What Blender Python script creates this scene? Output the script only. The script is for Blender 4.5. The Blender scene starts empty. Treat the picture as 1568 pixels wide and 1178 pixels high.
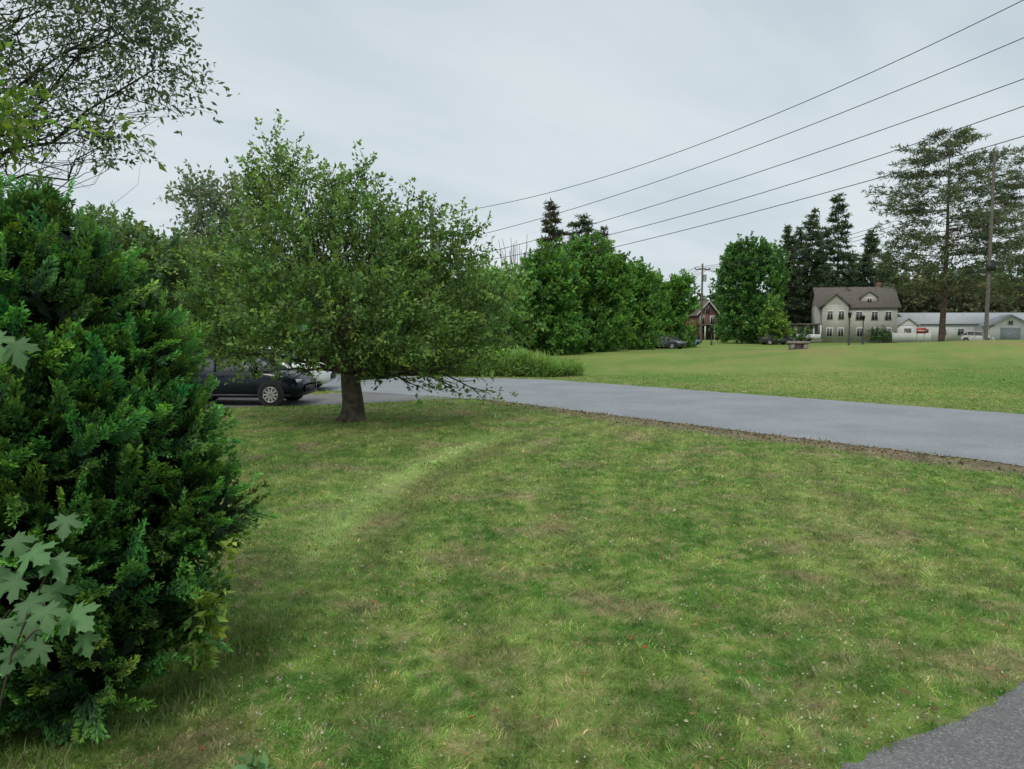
import bpy, math
import numpy as np
rng=np.random.default_rng(11)
S=bpy.context.scene
CAMH=2.4
def bx(u,d): return (u-784)/1141*d          # bearing -> metres right of the camera axis at distance d
def hz(v,d): return CAMH+(500-v)/1141*d     # elevation -> metres above ground at distance d
# ------------------------------------------------------------------ materials
def newmat(name):
    m=bpy.data.materials.new(name); m.use_nodes=True
    nt=m.node_tree; nt.nodes.clear()
    out=nt.nodes.new('ShaderNodeOutputMaterial')
    return m,nt,out
def nd(nt,t,**k):
    n=nt.nodes.new(t)
    for a,b in k.items(): setattr(n,a,b)
    return n
def val(nt,sock,v):
    if isinstance(v,bpy.types.NodeSocket): nt.links.new(v,sock)
    else: sock.default_value=v
def mth(nt,op,a,b=0.0,c=0.0,clamp=False):
    n=nd(nt,'ShaderNodeMath',operation=op,use_clamp=clamp)
    val(nt,n.inputs[0],a); val(nt,n.inputs[1],b); val(nt,n.inputs[2],c)
    return n.outputs[0]
def mixc(nt,f,a,b,bt='MIX'):
    n=nd(nt,'ShaderNodeMix',data_type='RGBA',blend_type=bt)
    val(nt,n.inputs[0],f)
    for s,v in ((n.inputs[6],a),(n.inputs[7],b)):
        if isinstance(v,tuple): v=(v[0],v[1],v[2],1)
        val(nt,s,v)
    return n.outputs[2]
def noise(nt,vec,scale,detail=3,rough=.55):
    n=nd(nt,'ShaderNodeTexNoise'); nt.links.new(vec,n.inputs['Vector'])
    n.inputs['Scale'].default_value=scale; n.inputs['Detail'].default_value=detail; n.inputs['Roughness'].default_value=rough
    return n.outputs['Fac']
def ss(nt,x,lo,hi):
    n=nd(nt,'ShaderNodeMapRange',interpolation_type='SMOOTHSTEP'); val(nt,n.inputs[0],x)
    n.inputs[1].default_value=lo; n.inputs[2].default_value=hi
    return n.outputs[0]
def simple(name,col,rough=.7,var=.25,scale=6,metal=0,bump=0,spec=.4,coat=0):
    m,nt,out=newmat(name)
    p=nd(nt,'ShaderNodeBsdfPrincipled')
    tc=nd(nt,'ShaderNodeTexCoord').outputs['Object']
    n=noise(nt,tc,scale,5,.65)
    lo=tuple(c*(1-var) for c in col); hi=tuple(min(1,c*(1+var)) for c in col)
    nt.links.new(mixc(nt,ss(nt,n,.3,.7),lo,hi),p.inputs['Base Color'])
    p.inputs['Roughness'].default_value=rough; p.inputs['Metallic'].default_value=metal
    p.inputs['Specular IOR Level'].default_value=spec; p.inputs['Coat Weight'].default_value=coat
    if bump:
        b=nd(nt,'ShaderNodeBump'); b.inputs['Strength'].default_value=bump; b.inputs['Distance'].default_value=.02
        nt.links.new(noise(nt,tc,scale*6,6,.7),b.inputs['Height']); nt.links.new(b.outputs[0],p.inputs['Normal'])
    nt.links.new(p.outputs[0],out.inputs[0]); return m
def leafmat(name,trans=.36,rough=.55,spec=.3):
    m,nt,out=newmat(name)
    p=nd(nt,'ShaderNodeBsdfPrincipled'); t=nd(nt,'ShaderNodeBsdfTranslucent')
    a=nd(nt,'ShaderNodeAttribute',attribute_name='col').outputs['Color']
    nt.links.new(a,p.inputs['Base Color']); p.inputs['Roughness'].default_value=rough; p.inputs['Specular IOR Level'].default_value=spec
    nt.links.new(mixc(nt,1.0,a,(1.15,1.3,.55),'MULTIPLY'),t.inputs['Color'])
    mx=nd(nt,'ShaderNodeMixShader'); mx.inputs[0].default_value=trans
    nt.links.new(p.outputs[0],mx.inputs[1]); nt.links.new(t.outputs[0],mx.inputs[2]); nt.links.new(mx.outputs[0],out.inputs[0])
    return m
LEAF=leafmat('leaf')
BARK=simple('bark',(.085,.070,.055),.9,.5,5,bump=.9,spec=.1)
BARKD=simple('bark_dark',(.045,.038,.032),.9,.4,4,bump=.6,spec=.1)
BARKP=simple('bark_pine',(.10,.075,.06),.9,.4,2,bump=.6,spec=.1)

def lawn_color(nt,gain=1.0):
    g=nd(nt,'ShaderNodeNewGeometry').outputs['Position']
    sp=nd(nt,'ShaderNodeSeparateXYZ'); nt.links.new(g,sp.inputs[0]); x,y=sp.outputs[0],sp.outputs[1]
    n1=noise(nt,g,.33,3); n2=noise(nt,g,1.7,4,.6); n3=noise(nt,g,6.5,4,.65); n4=noise(nt,g,45,3,.6); n5=noise(nt,g,.9,3,.5)
    c=mixc(nt,ss(nt,n2,.38,.62),(.074,.152,.028),(.160,.228,.052))
    c=mixc(nt,mth(nt,'MULTIPLY',ss(nt,n1,.45,.66),.55),c,(.222,.235,.082))
    c=mixc(nt,mth(nt,'MULTIPLY',ss(nt,n5,.52,.66),.68),c,(.235,.192,.105))
    c=mixc(nt,mth(nt,'MULTIPLY',ss(nt,n3,.50,.66),.70),c,(.265,.245,.122))
    c=mixc(nt,mth(nt,'MULTIPLY',ss(nt,n3,.48,.33),.70),c,(.050,.118,.018))
    # mower passes (curved lanes)
    yc=mth(nt,'MINIMUM',y,19.0)
    a=mth(nt,'SUBTRACT',yc,8.16); b=mth(nt,'SUBTRACT',yc,14.4)
    f=mth(nt,'ADD',mth(nt,'ADD',mth(nt,'MULTIPLY',a,.178),mth(nt,'MULTIPLY',mth(nt,'MULTIPLY',a,b),.030)),-2.17)
    s=mth(nt,'ADD',mth(nt,'SUBTRACT',x,f),mth(nt,'ADD',mth(nt,'MULTIPLY',mth(nt,'SUBTRACT',n2,.5),.6),mth(nt,'MULTIPLY',mth(nt,'SUBTRACT',n1,.5),1.6)))
    wv=mth(nt,'SINE',mth(nt,'MULTIPLY',s,6.2))
    nr=ss(nt,y,21,15)
    wv=mth(nt,'MULTIPLY',mth(nt,'MULTIPLY',wv,nr),mth(nt,'ADD',mth(nt,'MULTIPLY',n1,.26),-.03))
    s0=mth(nt,'ADD',mth(nt,'SUBTRACT',x,f),mth(nt,'MULTIPLY',mth(nt,'SUBTRACT',n2,.5),.5))
    br=mth(nt,'POWER',2.718,mth(nt,'MULTIPLY',mth(nt,'MULTIPLY',s0,s0),-9.0))
    ny=mth(nt,'MULTIPLY',ss(nt,y,5.5,9.5),ss(nt,y,18.5,14.5))
    br=mth(nt,'MULTIPLY',br,mth(nt,'MULTIPLY',ny,.62))
    c=mixc(nt,br,c,(.27,.355,.12))
    s2=mth(nt,'ADD',s0,-.7); d2=mth(nt,'POWER',2.718,mth(nt,'MULTIPLY',mth(nt,'MULTIPLY',s2,s2),-8.0))
    c=mixc(nt,mth(nt,'MULTIPLY',mth(nt,'MULTIPLY',d2,ny),.5),c,(.15,.15,.06))
    # field beyond the road; yellow-brown patches on the rise also paint in slope shading
    xy=mth(nt,'ADD',x,y)
    far=ss(nt,xy,34,42)
    fc=mixc(nt,ss(nt,noise(nt,g,.11,4,.6),.38,.62),(.105,.195,.038),(.205,.255,.070))
    fc=mixc(nt,mth(nt,'MULTIPLY',ss(nt,noise(nt,g,.22,4,.6),.44,.60),mth(nt,'ADD',mth(nt,'MULTIPLY',ss(nt,sp.outputs[2],.10,.9),.72),.12)),fc,(.235,.200,.082))
    c=mixc(nt,mth(nt,'MULTIPLY',far,.70),c,fc)
    # dirt verge beside the road
    xv=mth(nt,'ADD',mth(nt,'MULTIPLY',x,1.206),y)
    t=mth(nt,'ADD',mth(nt,'ADD',xv,-22.35),mth(nt,'ADD',mth(nt,'MULTIPLY',mth(nt,'SUBTRACT',n3,.5),2.6),mth(nt,'MULTIPLY',mth(nt,'SUBTRACT',n5,.5),3.0)))
    vg=mth(nt,'MULTIPLY',ss(nt,t,-1.3,.1),ss(nt,xv,25.5,25.0))
    vg=mth(nt,'MULTIPLY',vg,ss(nt,x,-1.5,3.0))
    dirt=mixc(nt,n4,(.090,.070,.048),(.26,.215,.155))
    c=mixc(nt,mth(nt,'MULTIPLY',vg,.82),c,dirt)
    k=mth(nt,'MULTIPLY',mth(nt,'ADD',mth(nt,'ADD',wv,.60),mth(nt,'MULTIPLY',n4,.80)),gain)
    cc=nd(nt,'ShaderNodeCombineXYZ')
    for i in range(3): nt.links.new(k,cc.inputs[i])
    return mixc(nt,1.0,c,cc.outputs[0],'MULTIPLY'),n4
m,nt,out=newmat('lawn'); p=nd(nt,'ShaderNodeBsdfPrincipled')
c,n4=lawn_color(nt,1.02); nt.links.new(c,p.inputs['Base Color']); p.inputs['Roughness'].default_value=.95; p.inputs['Specular IOR Level'].default_value=.1
b=nd(nt,'ShaderNodeBump'); b.inputs['Strength'].default_value=.7; b.inputs['Distance'].default_value=.03
nt.links.new(n4,b.inputs['Height']); nt.links.new(b.outputs[0],p.inputs['Normal']); nt.links.new(p.outputs[0],out.inputs[0]); LAWN=m
m,nt,out=newmat('grass_blade'); p=nd(nt,'ShaderNodeBsdfPrincipled'); t=nd(nt,'ShaderNodeBsdfTranslucent')
c,n4=lawn_color(nt,1.48); a=nd(nt,'ShaderNodeAttribute',attribute_name='col').outputs['Color']
c=mixc(nt,1.0,c,a,'MULTIPLY'); nt.links.new(c,p.inputs['Base Color']); nt.links.new(c,t.inputs['Color']); p.inputs['Roughness'].default_value=.6; p.inputs['Specular IOR Level'].default_value=.3
mx=nd(nt,'ShaderNodeMixShader'); mx.inputs[0].default_value=.3
nt.links.new(p.outputs[0],mx.inputs[1]); nt.links.new(t.outputs[0],mx.inputs[2]); nt.links.new(mx.outputs[0],out.inputs[0]); BLADE=m
def asphalt(name,c0,c1):
    m,nt,out=newmat(name); p=nd(nt,'ShaderNodeBsdfPrincipled')
    g=nd(nt,'ShaderNodeNewGeometry').outputs['Position']
    n1=noise(nt,g,.4,4,.6); n2=noise(nt,g,60,3,.7); n3=noise(nt,g,5,5,.7)
    c=mixc(nt,ss(nt,n1,.35,.65),c0,c1)
    c=mixc(nt,mth(nt,'MULTIPLY',ss(nt,n2,.5,.68),.6),c,tuple(min(1,q*1.9) for q in c1))
    c=mixc(nt,mth(nt,'MULTIPLY',ss(nt,n2,.46,.30),.6),c,tuple(q*.35 for q in c0))
    c=mixc(nt,mth(nt,'MULTIPLY',ss(nt,n3,.48,.3),.35),c,tuple(q*.65 for q in c0))
    nt.links.new(c,p.inputs['Base Color']); p.inputs['Roughness'].default_value=.85; p.inputs['Specular IOR Level'].default_value=.3
    b=nd(nt,'ShaderNodeBump'); b.inputs['Strength'].default_value=.5; b.inputs['Distance'].default_value=.01
    nt.links.new(n2,b.inputs['Height']); nt.links.new(b.outputs[0],p.inputs['Normal']); nt.links.new(p.outputs[0],out.inputs[0]); return m
ROAD=asphalt('road_asphalt',(.178,.196,.212),(.225,.243,.260))
DRIVE=asphalt('drive_asphalt',(.120,.121,.122),(.165,.164,.163))
# ------------------------------------------------------------------ mesh helpers
def mk(name,V,Q,mat,col=None,parent=None,smooth=False):
    V=np.ascontiguousarray(V,np.float32); Q=np.ascontiguousarray(Q,np.int32)
    n,k=Q.shape
    me=bpy.data.meshes.new(name); me.vertices.add(len(V)); me.vertices.foreach_set('co',V.ravel())
    me.loops.add(n*k); me.loops.foreach_set('vertex_index',Q.ravel())
    me.polygons.add(n); me.polygons.foreach_set('loop_start',np.arange(n,dtype=np.int32)*k)
    if smooth: me.polygons.foreach_set('use_smooth',np.ones(n,bool))
    me.update(calc_edges=True)
    if col is not None:
        ca=me.color_attributes.new('col','FLOAT_COLOR','POINT')
        C=np.ones((len(V),4),np.float32); C[:,:3]=col; ca.data.foreach_set('color',C.ravel())
    me.materials.append(mat)
    o=bpy.data.objects.new(name,me); S.collection.objects.link(o)
    if parent: o.parent=parent
    return o
def empty(name,loc=(0,0,0),rot=0):
    e=bpy.data.objects.new(name,None); e.location=loc; e.rotation_euler=(0,0,rot); e.empty_display_size=.2
    S.collection.objects.link(e); return e
class MB:
    def __init__(s): s.V=[];s.Q=[];s.n=0
    def add(s,V,Q):
        s.V.append(np.asarray(V,float)); s.Q.append(np.asarray(Q)+s.n); s.n+=len(V)
    def box(s,x0,x1,y0,y1,z0,z1):
        s.add([(x0,y0,z0),(x1,y0,z0),(x1,y1,z0),(x0,y1,z0),(x0,y0,z1),(x1,y0,z1),(x1,y1,z1),(x0,y1,z1)],
              [(0,3,2,1),(4,5,6,7),(0,1,5,4),(1,2,6,5),(2,3,7,6),(3,0,4,7)])
    def tube(s,P,R,k=6,ridge=0):
        P=np.asarray(P,float); n=len(P); R=np.broadcast_to(R,(n,)) if np.ndim(R)<=1 else R
        T=np.gradient(P,axis=0); T/=np.linalg.norm(T,axis=1)[:,None]+1e-9
        ref=np.array([0,0,1.]) if abs(T[:,2]).mean()<.8 else np.array([1.,0,0])
        A=np.cross(T,ref); A/=np.linalg.norm(A,axis=1)[:,None]+1e-9; B=np.cross(T,A)
        th=np.arange(k)*2*math.pi/k
        rr=1+ridge*np.sin(th*3+1)*.6+ridge*np.sin(th*7)*.5
        V=P[:,None,:]+(A[:,None,:]*np.cos(th)[None,:,None]+B[:,None,:]*np.sin(th)[None,:,None])*(R[:,None]*rr[None,:])[:,:,None]
        V=V.reshape(-1,3); Q=[]
        for i in range(n-1):
            for j in range(k):
                j2=(j+1)%k; Q.append((i*k+j,i*k+j2,(i+1)*k+j2,(i+1)*k+j))
        s.add(V,Q)
    def make(s,name,mat,parent=None,smooth=False,col=None):
        return mk(name,np.concatenate(s.V),np.concatenate(s.Q),mat,col,parent,smooth)
def unit(A): return A/(np.linalg.norm(A,axis=-1,keepdims=True)+1e-9)
def rdir(n): return unit(rng.normal(size=(n,3)))
def leafquads(P,D,L,W,fold=.15):
    n=len(P); D=unit(D); R=unit(np.cross(D,rdir(n))); N=np.cross(R,D)
    L=np.broadcast_to(L,(n,))[:,None]; W=np.broadcast_to(W,(n,))[:,None]
    m=P+D*L*.45
    V=np.stack([P,m+R*W*.5+N*W*fold,P+D*L-N*L*.08,m-R*W*.5+N*W*fold],1).reshape(-1,3)
    Q=np.arange(n*4).reshape(n,4); return V,Q
FG=1.36   # overall leaf reflectance level
def foliage(name,C,O,per,slen,rad,L,Wf,c_in,c_out,parent,droop=0,cv=.25,lv=.22,back=.5,flat=1.0,jd=.75):
    """shoots: clump centres C, outward directions O; 'per' leaves set along each shoot"""
    n=len(C); sl=slen*rng.uniform(.5,1.4,n)
    t=rng.uniform(-back,1,(n,per))
    J=rdir(n*per).reshape(n,per,3); J[:,:,2]*=flat
    P=C[:,None,:]+O[:,None,:]*(t*sl[:,None])[:,:,None]+J*(rad*(1.15-np.clip(t,0,1))*rng.uniform(.2,1,(n,per)))[:,:,None]
    D=O[:,None,:]*.7+rng.normal(size=(n,per,3))*jd; D[:,:,2]-=droop
    P=P.reshape(-1,3); D=D.reshape(-1,3)
    l=L*rng.uniform(.6,1.35,len(P)); V,Q=leafquads(P,D,l,l*Wf)
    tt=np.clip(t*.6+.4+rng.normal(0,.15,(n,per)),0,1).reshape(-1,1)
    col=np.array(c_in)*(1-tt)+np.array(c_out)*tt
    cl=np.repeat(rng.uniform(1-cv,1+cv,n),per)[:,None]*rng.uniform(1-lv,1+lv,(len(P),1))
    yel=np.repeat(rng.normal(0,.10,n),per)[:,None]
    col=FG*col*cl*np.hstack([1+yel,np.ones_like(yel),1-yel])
    return mk(name,V,Q,LEAF,np.repeat(np.clip(col,.004,1),4,axis=0),parent)
def bez(a,b,bend,n=8):
    a=np.array(a,float);b=np.array(b,float);t=np.linspace(0,1,n)[:,None]
    m=(a+b)/2+np.array(bend); return (1-t)**2*a+2*t*(1-t)*m+t*t*b
def decid(name,base,lobes,tr,nshoot,per,slen,rad,L,c_in,c_out,fork=1.5,Wf=.5,up=.5,shell=.55,bark=None,twigs=10,droop=0,back=.5,cv=.25,leanfork=(0,0),ridge=.0,zmin=None,limbf=.45,twf=.24,wig=.03,bare=()):
    """lobes: (x,y,z,rx,ry,rz) world"""
    e=empty(name,base)
    base=np.array(base,float); Lb=np.array(lobes,float); Lb[:,:3]-=base
    bark=bark or BARK; mb=MB(); f=np.array([leanfork[0],leanfork[1],fork])
    h=np.linspace(0,1,9)[:,None]; P=h*f; P[:,0]+=np.sin(h[:,0]*5)*tr*.12
    R=tr*(1+.55*np.exp(-h[:,0]*9)-.18*h[:,0]); R[-1]*=1.02
    mb.tube(P-np.array([0,0,.05]),R,16,ridge)
    w=(Lb[:,3]*Lb[:,5]); w/=w.sum()
    idx=rng.choice(len(Lb),nshoot,p=w); d=rdir(nshoot)
    r=rng.uniform(shell,1,nshoot)**.7
    C=Lb[idx,:3]+d*Lb[idx,3:6]*r[:,None]
    if zmin is not None:
        k=C[:,2]>zmin; C=C[k];d=d[k];idx=idx[k]
    O=unit(d+np.array([0,0,up])+rng.normal(0,.3,d.shape))
    for i,l in enumerate(Lb):
        c=l[:3]; top=f+np.array([0,0,-.12*fork*rng.random()])
        dist=np.linalg.norm(c-top); bend=rng.normal(0,.07,3)*dist+np.array([0,0,-.03*dist])
        q=bez(top,c,bend,12); q[1:-1]+=rng.normal(0,.012*dist,q[1:-1].shape)
        r0=tr*limbf*math.sqrt(max(.2,l[3]/Lb[:,3].max())); mb.tube(q,np.linspace(r0,r0*.2,12),7)
        ids=np.where(idx==i)[0][:twigs]
        for j in ids:
            s=q[rng.integers(5,12)]; tt=C[j]+O[j]*slen*.6
            dd=np.linalg.norm(tt-s); k=bez(s,tt,rng.normal(0,.12,3)*dd,8); k[1:-1]+=rng.normal(0,wig*dd,k[1:-1].shape)
            mb.tube(k,np.linspace(r0*twf,r0*.04,8),4)
    Ce=[];Oe=[]
    for (a,b_,bd,r0) in bare:
        k=bez(a,b_,bd,9); k[1:-1]+=rng.normal(0,.03,k[1:-1].shape); mb.tube(k,np.linspace(r0,.014,9),6)
        sx=1 if b_[0]>0 else -1
        for j in range(7):
            s=k[rng.integers(4,9)]; t2=s+np.array([sx*rng.uniform(.1,.6),rng.uniform(-.3,.3),rng.uniform(-.42,.05)]); mb.tube(bez(s,t2,rng.normal(0,.05,3),5),np.linspace(.015,.006,5),4)
            if rng.random()<.6: Ce.append(t2); Oe.append(unit(t2-s))
    if Ce: C=np.concatenate([C,Ce]); O=np.concatenate([O,Oe])
    mb.make('trunk_and_limbs',bark,e,True)
    foliage('foliage',C,O,per,slen,rad,L,Wf,c_in,c_out,e,droop,cv=cv,back=back)
    return e
def conifer(name,base,H,Rm,nb,per,L,c_in,c_out,z0=.08,prof=None,tr=.3,droop=.25,inner=.15,ca=.16,Wf=.28,q9=9,vj=.03,tiers=0,rise=.1):
    e=empty(name,base); mb=MB()
    z=np.linspace(0,H,10); P=np.stack([np.sin(z*.2)*.1,np.cos(z*.17)*.1,z],1); mb.tube(P,tr*(1.03-z/H),8)
    Cs=[];Os=[]
    for i in range(nb):
        t=z0+(1-z0)*((i+rng.random())/nb)
        if tiers: t=z0+(1-z0)*(round((t-z0)/(1-z0)*tiers)/tiers)+rng.normal(0,.008); t=min(t,.995)
        r=Rm*(prof(t) if prof else (1-t)**.85+.02)*rng.uniform(.6,1.12)
        a=rng.uniform(0,2*math.pi) ; o=np.array([math.cos(a),math.sin(a),0])
        s=np.linspace(0,1,6)
        dz=(-droop*np.sin(s*2.2)+ rise*s*s)*r*.6
        q=np.array([0,0,t*H])+o*(s*r)[:,None]+np.array([0,0,1])*dz[:,None]; q+=rng.normal(0,.02*r,q.shape)*s[:,None]
        mb.tube(q,np.linspace(tr*.22*(1.1-t),.015,6),4)
        m=max(3,int(per*r/Rm)+3)
        u=rng.uniform(inner,1.03,m); k=np.array([0,0,t*H])+o*(u*r)[:,None]
        k[:,2]+=np.interp(u,s,dz)
        side=np.array([-o[1],o[0],0]); k+=side*(rng.normal(0,ca,m)*r*(1.1-u*.6))[:,None]
        k[:,2]+=rng.normal(0,vj*r,m)
        Cs.append(k); Os.append(unit(o*1.0+side*rng.normal(0,.6,m)[:,None]+np.array([0,0,.15])))
    mb.make('trunk_and_branches',BARKP,e,True)
    foliage('foliage',np.concatenate(Cs),np.concatenate(Os),q9,L*.9,L*.6,L,Wf,c_in,c_out,e,cv=.3,flat=.55,jd=.55)
    return e
# ------------------------------------------------------------------ terrain
def mound(x,y): return np.maximum(0,1.60*np.exp(-.5*(((x-32)/13)**2+((y-46.5)/7.2)**2))+.35*np.exp(-.5*(((x-12)/9)**2+((y-62)/9)**2))-.03)
def axis(lo,hi,n,p=2.2):
    t=np.linspace(-1,1,n); a=np.sign(t)*abs(t)**p; return np.where(a<0,-a*lo,a*hi)
gx=axis(-900,900,261); gy=axis(-300,1500,321)
X,Y=np.meshgrid(gx,gy); Z=mound(X,Y)
nx,ny=len(gx),len(gy); ii=np.arange(nx*ny).reshape(ny,nx)
Q=np.stack([ii[:-1,:-1],ii[:-1,1:],ii[1:,1:],ii[1:,:-1]],-1).reshape(-1,4)
mk('ground',np.stack([X,Y,Z],-1).reshape(-1,3),Q,LAWN,smooth=True)
def strip(name,A,B,mat,z,jit=.04,n=260):
    def rs(P):
        P=np.array(P,float); d=np.r_[0,np.cumsum(np.linalg.norm(np.diff(P,axis=0),axis=1))]; s=np.linspace(0,d[-1],n)
        x=np.interp(s,d,P[:,0]);y=np.interp(s,d,P[:,1]); k=np.ones(9)/9
        xs=np.convolve(np.pad(x,4,mode='edge'),k,'valid'); ys=np.convolve(np.pad(y,4,mode='edge'),k,'valid')
        return np.stack([xs,ys],1)
    a=rs(A);b=rs(B)
    jn=lambda:np.convolve(rng.normal(0,1,n+2),[.3,.4,.3],'valid')[:,None]*jit
    dirv=unit(b-a); a=a+dirv*jn(); b=b+dirv*jn()
    V=np.zeros((2*n,3)); V[:n,:2]=a; V[n:,:2]=b; V[:,2]=z
    i=np.arange(n-1); mk(name,V,np.stack([i,i+1,i+1+n,i+n],1),mat)
nearE=[(60,-49.1),(33,-16.54),(8.75,12.7),(-.7,24.1),(-5.6,27.3),(-12,29.6),(-40,36)]
farE =[(70,-41),(41,-9.2),(13.95,20.2),(1.6,33.6),(-3.2,35.2),(-10,37),(-40,43)]
strip('road',nearE,farE,ROAD,.012,.06,600)
strip('driveway',[(-1.6,24.9),(-4.5,23.2),(-8,22.0),(-26,20.6)],[(-5.4,27.4),(-7.2,25.9),(-9.5,25.3),(-26,25)],DRIVE,.006)
strip('asphalt_path',[(0.2,2.6),(1.1,3.45),(1.73,3.86),(2.35,4.19),(2.9,4.48),(3.5,4.9),(4.5,5.7),(9,9.5)],[(1.2,1.2),(2.4,1.4),(3.5,1.8),(4.5,2.2),(5.5,2.9),(6.4,3.5),(7.4,4.4),(11,7)],DRIVE,.006,.022,500)
def poly_side(P,x,y):
    P=np.array(P); o=np.argsort(P[:,0]); return np.interp(x,P[o,0],P[o,1])
def on_hard(x,y,e=0):
    road=(y>poly_side(nearE,x,y)+.06+e)&(y<poly_side(farE,x,y)-.05)
    dr=(x<-3)&(y>np.interp(x,[-26,-8,-4.5,-1.6],[20.6,22,23.2,24.9]))&(y<np.interp(x,[-26,-9.5,-7.2,-5.4],[25,25.3,25.9,27.4]))
    pa=(x>.2)&(y<np.interp(x,[.2,1.1,1.73,2.35,2.9,3.5,4.5,9],[2.6,3.45,3.86,4.19,4.48,4.9,5.7,9.5])-.02+e*.4)
    return road|dr|pa
NG=rng.random((512,512))
def vn(x,y,s):
    X=x/s+1000;Y=y/s+1000; i=np.floor(X).astype(int);j=np.floor(Y).astype(int); fx=X-i;fy=Y-j; fx=fx*fx*(3-2*fx);fy=fy*fy*(3-2*fy)
    g=lambda a,b:NG[a%512,b%512]
    return (g(i,j)*(1-fx)+g(i+1,j)*fx)*(1-fy)+(g(i,j+1)*(1-fx)+g(i+1,j+1)*fx)*fy
N=520000
y=np.where(rng.random(N)<.17,rng.uniform(2.3,4,N),4*np.exp(rng.random(N)*math.log(36/4.)))
x=rng.uniform(-.8,.8,N)*y+rng.normal(0,.2,N)
k=~on_hard(x,y,rng.normal(.03,.08,N)); x=x[k];y=y[k];n=len(x)
xv=y+1.206*x
thin=(xv>21.9)&(xv<24)&(x>0)&(rng.random(n)<.25+.6*(vn(x,y,.6)>.5)); x=x[~thin];y=y[~thin];n=len(x)
tuft=vn(x,y,.07)*.45+vn(x,y,.19)*.35+vn(x+50,y,.5)*.2
k=rng.random(n)<np.clip(.15+tuft*1.6,0,1); x=x[k];y=y[k];tuft=tuft[k];n=len(x)
sc=np.clip(y/4.5,1,7); a=rng.uniform(0,2*math.pi,n)
h=rng.uniform(.014,.042,n)*(.35+1.5*tuft)*np.clip(.9+sc*.08,1,1.4); w=.0042*sc**.85*rng.uniform(.6,1.4,n)
edge=(abs(y+1.206*x-23.1)<.45)&(x>-2)&(rng.random(n)<.35); h[edge]*=2.2
fd=np.stack([vn(x,y,.12)-.5,vn(x+77,y+31,.12)-.5],1)*2.6
lean=(rng.normal(0,.75,(n,2))+fd)*h[:,None]
P=np.stack([x,y,mound(x,y)],1); R=np.stack([np.cos(a),np.sin(a),np.zeros(n)],1)*w[:,None]*.5
T=P+np.stack([lean[:,0],lean[:,1],h],1); M=P+np.stack([lean[:,0]*.35,lean[:,1]*.35,h*.6],1)
V=np.stack([P,M+R,T,M-R],1).reshape(-1,3)
tn=.42+1.15*vn(x+13,y+5,.10)
tone=(rng.uniform(.55,1.45,n)*tn)[:,None]*np.ones(3); dry=rng.random(n)<.10+.25*(vn(x+9,y+3,.35)>.6); tone[dry]*=np.array([1.8,1.25,1.7])
br=rng.random(n)<.20; tone[br]*=np.array([.55,1.0,.5])
mk('grass',V,np.arange(n*4).reshape(n,4),BLADE,np.repeat(tone,4,axis=0))
n=3600; y=3.0*np.exp(rng.random(n)*math.log(6.5)); x=rng.uniform(-.4,.75,n)*y; k=~on_hard(x,y)
x=x[k];y=y[k]; cl=np.sin(x*1.7+1)*np.sin(y*.9)+rng.normal(0,.6,len(x))+.25*(x>1)>.25; x=x[cl];y=y[cl];n=len(x)
r=rng.uniform(.004,.011,n)
base=np.array([(1,0,0),(0,1,0),(-1,0,0),(0,-1,0),(0,0,1),(0,0,-1)],float)
F=np.array([(0,1,4),(1,2,4),(2,3,4),(3,0,4),(1,0,5),(2,1,5),(3,2,5),(0,3,5)])
P=np.stack([x,y,rng.uniform(.03,.055,n)],1)
V=(P[:,None,:]+base[None]*r[:,None,None]).reshape(-1,3); Qs=(F[None]+np.arange(n)[:,None,None]*6).reshape(-1,3)
mk('clover_flowers',V,Qs,LEAF,np.repeat(rng.uniform(.4,.7,n)[:,None]*np.array([1,.97,.85]),6,axis=0))
n=60000; y=2.6*np.exp(rng.random(n)*math.log(5.5)); x=rng.uniform(-.6,.8,n)*y; k=~on_hard(x,y)
pt=vn(x,y,.9)*.6+vn(x,y,.25)*.4+rng.normal(0,.07,n)>.60; k&=pt; x=x[k];y=y[k];n=len(x)
P=np.stack([x,y,rng.uniform(.012,.035,n)],1); D=rdir(n); D[:,2]*=.35; l=rng.uniform(.010,.022,n)*np.clip(y/6,1,2)
V,Qd=leafquads(P,D,l,l*.85); g=rng.uniform(.6,1.4,n)[:,None]*np.array([.11,.25,.05])
mk('clover_leaves',V,Qd,LEAF,np.repeat(g,4,axis=0))
n=900; y=2.9*np.exp(rng.random(n)*math.log(6)); x=rng.uniform(-.5,.75,n)*y; k=~on_hard(x,y); x=x[k];y=y[k];n=len(x)
P=np.stack([x,y,rng.uniform(.035,.055,n)],1); D=rdir(n); D[:,2]*=.4; l=rng.uniform(.02,.055,n)
V,Qd=leafquads(P,D,l,l*.6); pal=np.array([(.60,.12,.05),(.38,.25,.11),(.25,.17,.09),(.50,.44,.30)]); pi=rng.choice(4,n,p=[.04,.35,.36,.25])
mk('fallen_leaves',V,Qd,LEAF,np.repeat(pal[pi]*rng.uniform(.7,1.1,(n,1)),4,axis=0))
n=6500; s=rng.uniform(-1,26,n); off=-abs(rng.normal(0,.7,n)); x=s; y=23.22-1.206*s+off*1.2
k=(y>4)&(x<.9*y); x=x[k];y=y[k];n=len(x); P=np.stack([x,y,rng.uniform(.01,.045,n)],1); D=rdir(n); D[:,2]*=.3; l=rng.uniform(.02,.075,n)
V,Qd=leafquads(P,D,l,l*.6); pal=np.array([(.08,.06,.04),(.20,.145,.09),(.36,.29,.21)])
mk('roadside_leaf_litter',V,Qd,LEAF,np.repeat(pal[rng.integers(0,3,n)],4,axis=0))
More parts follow.
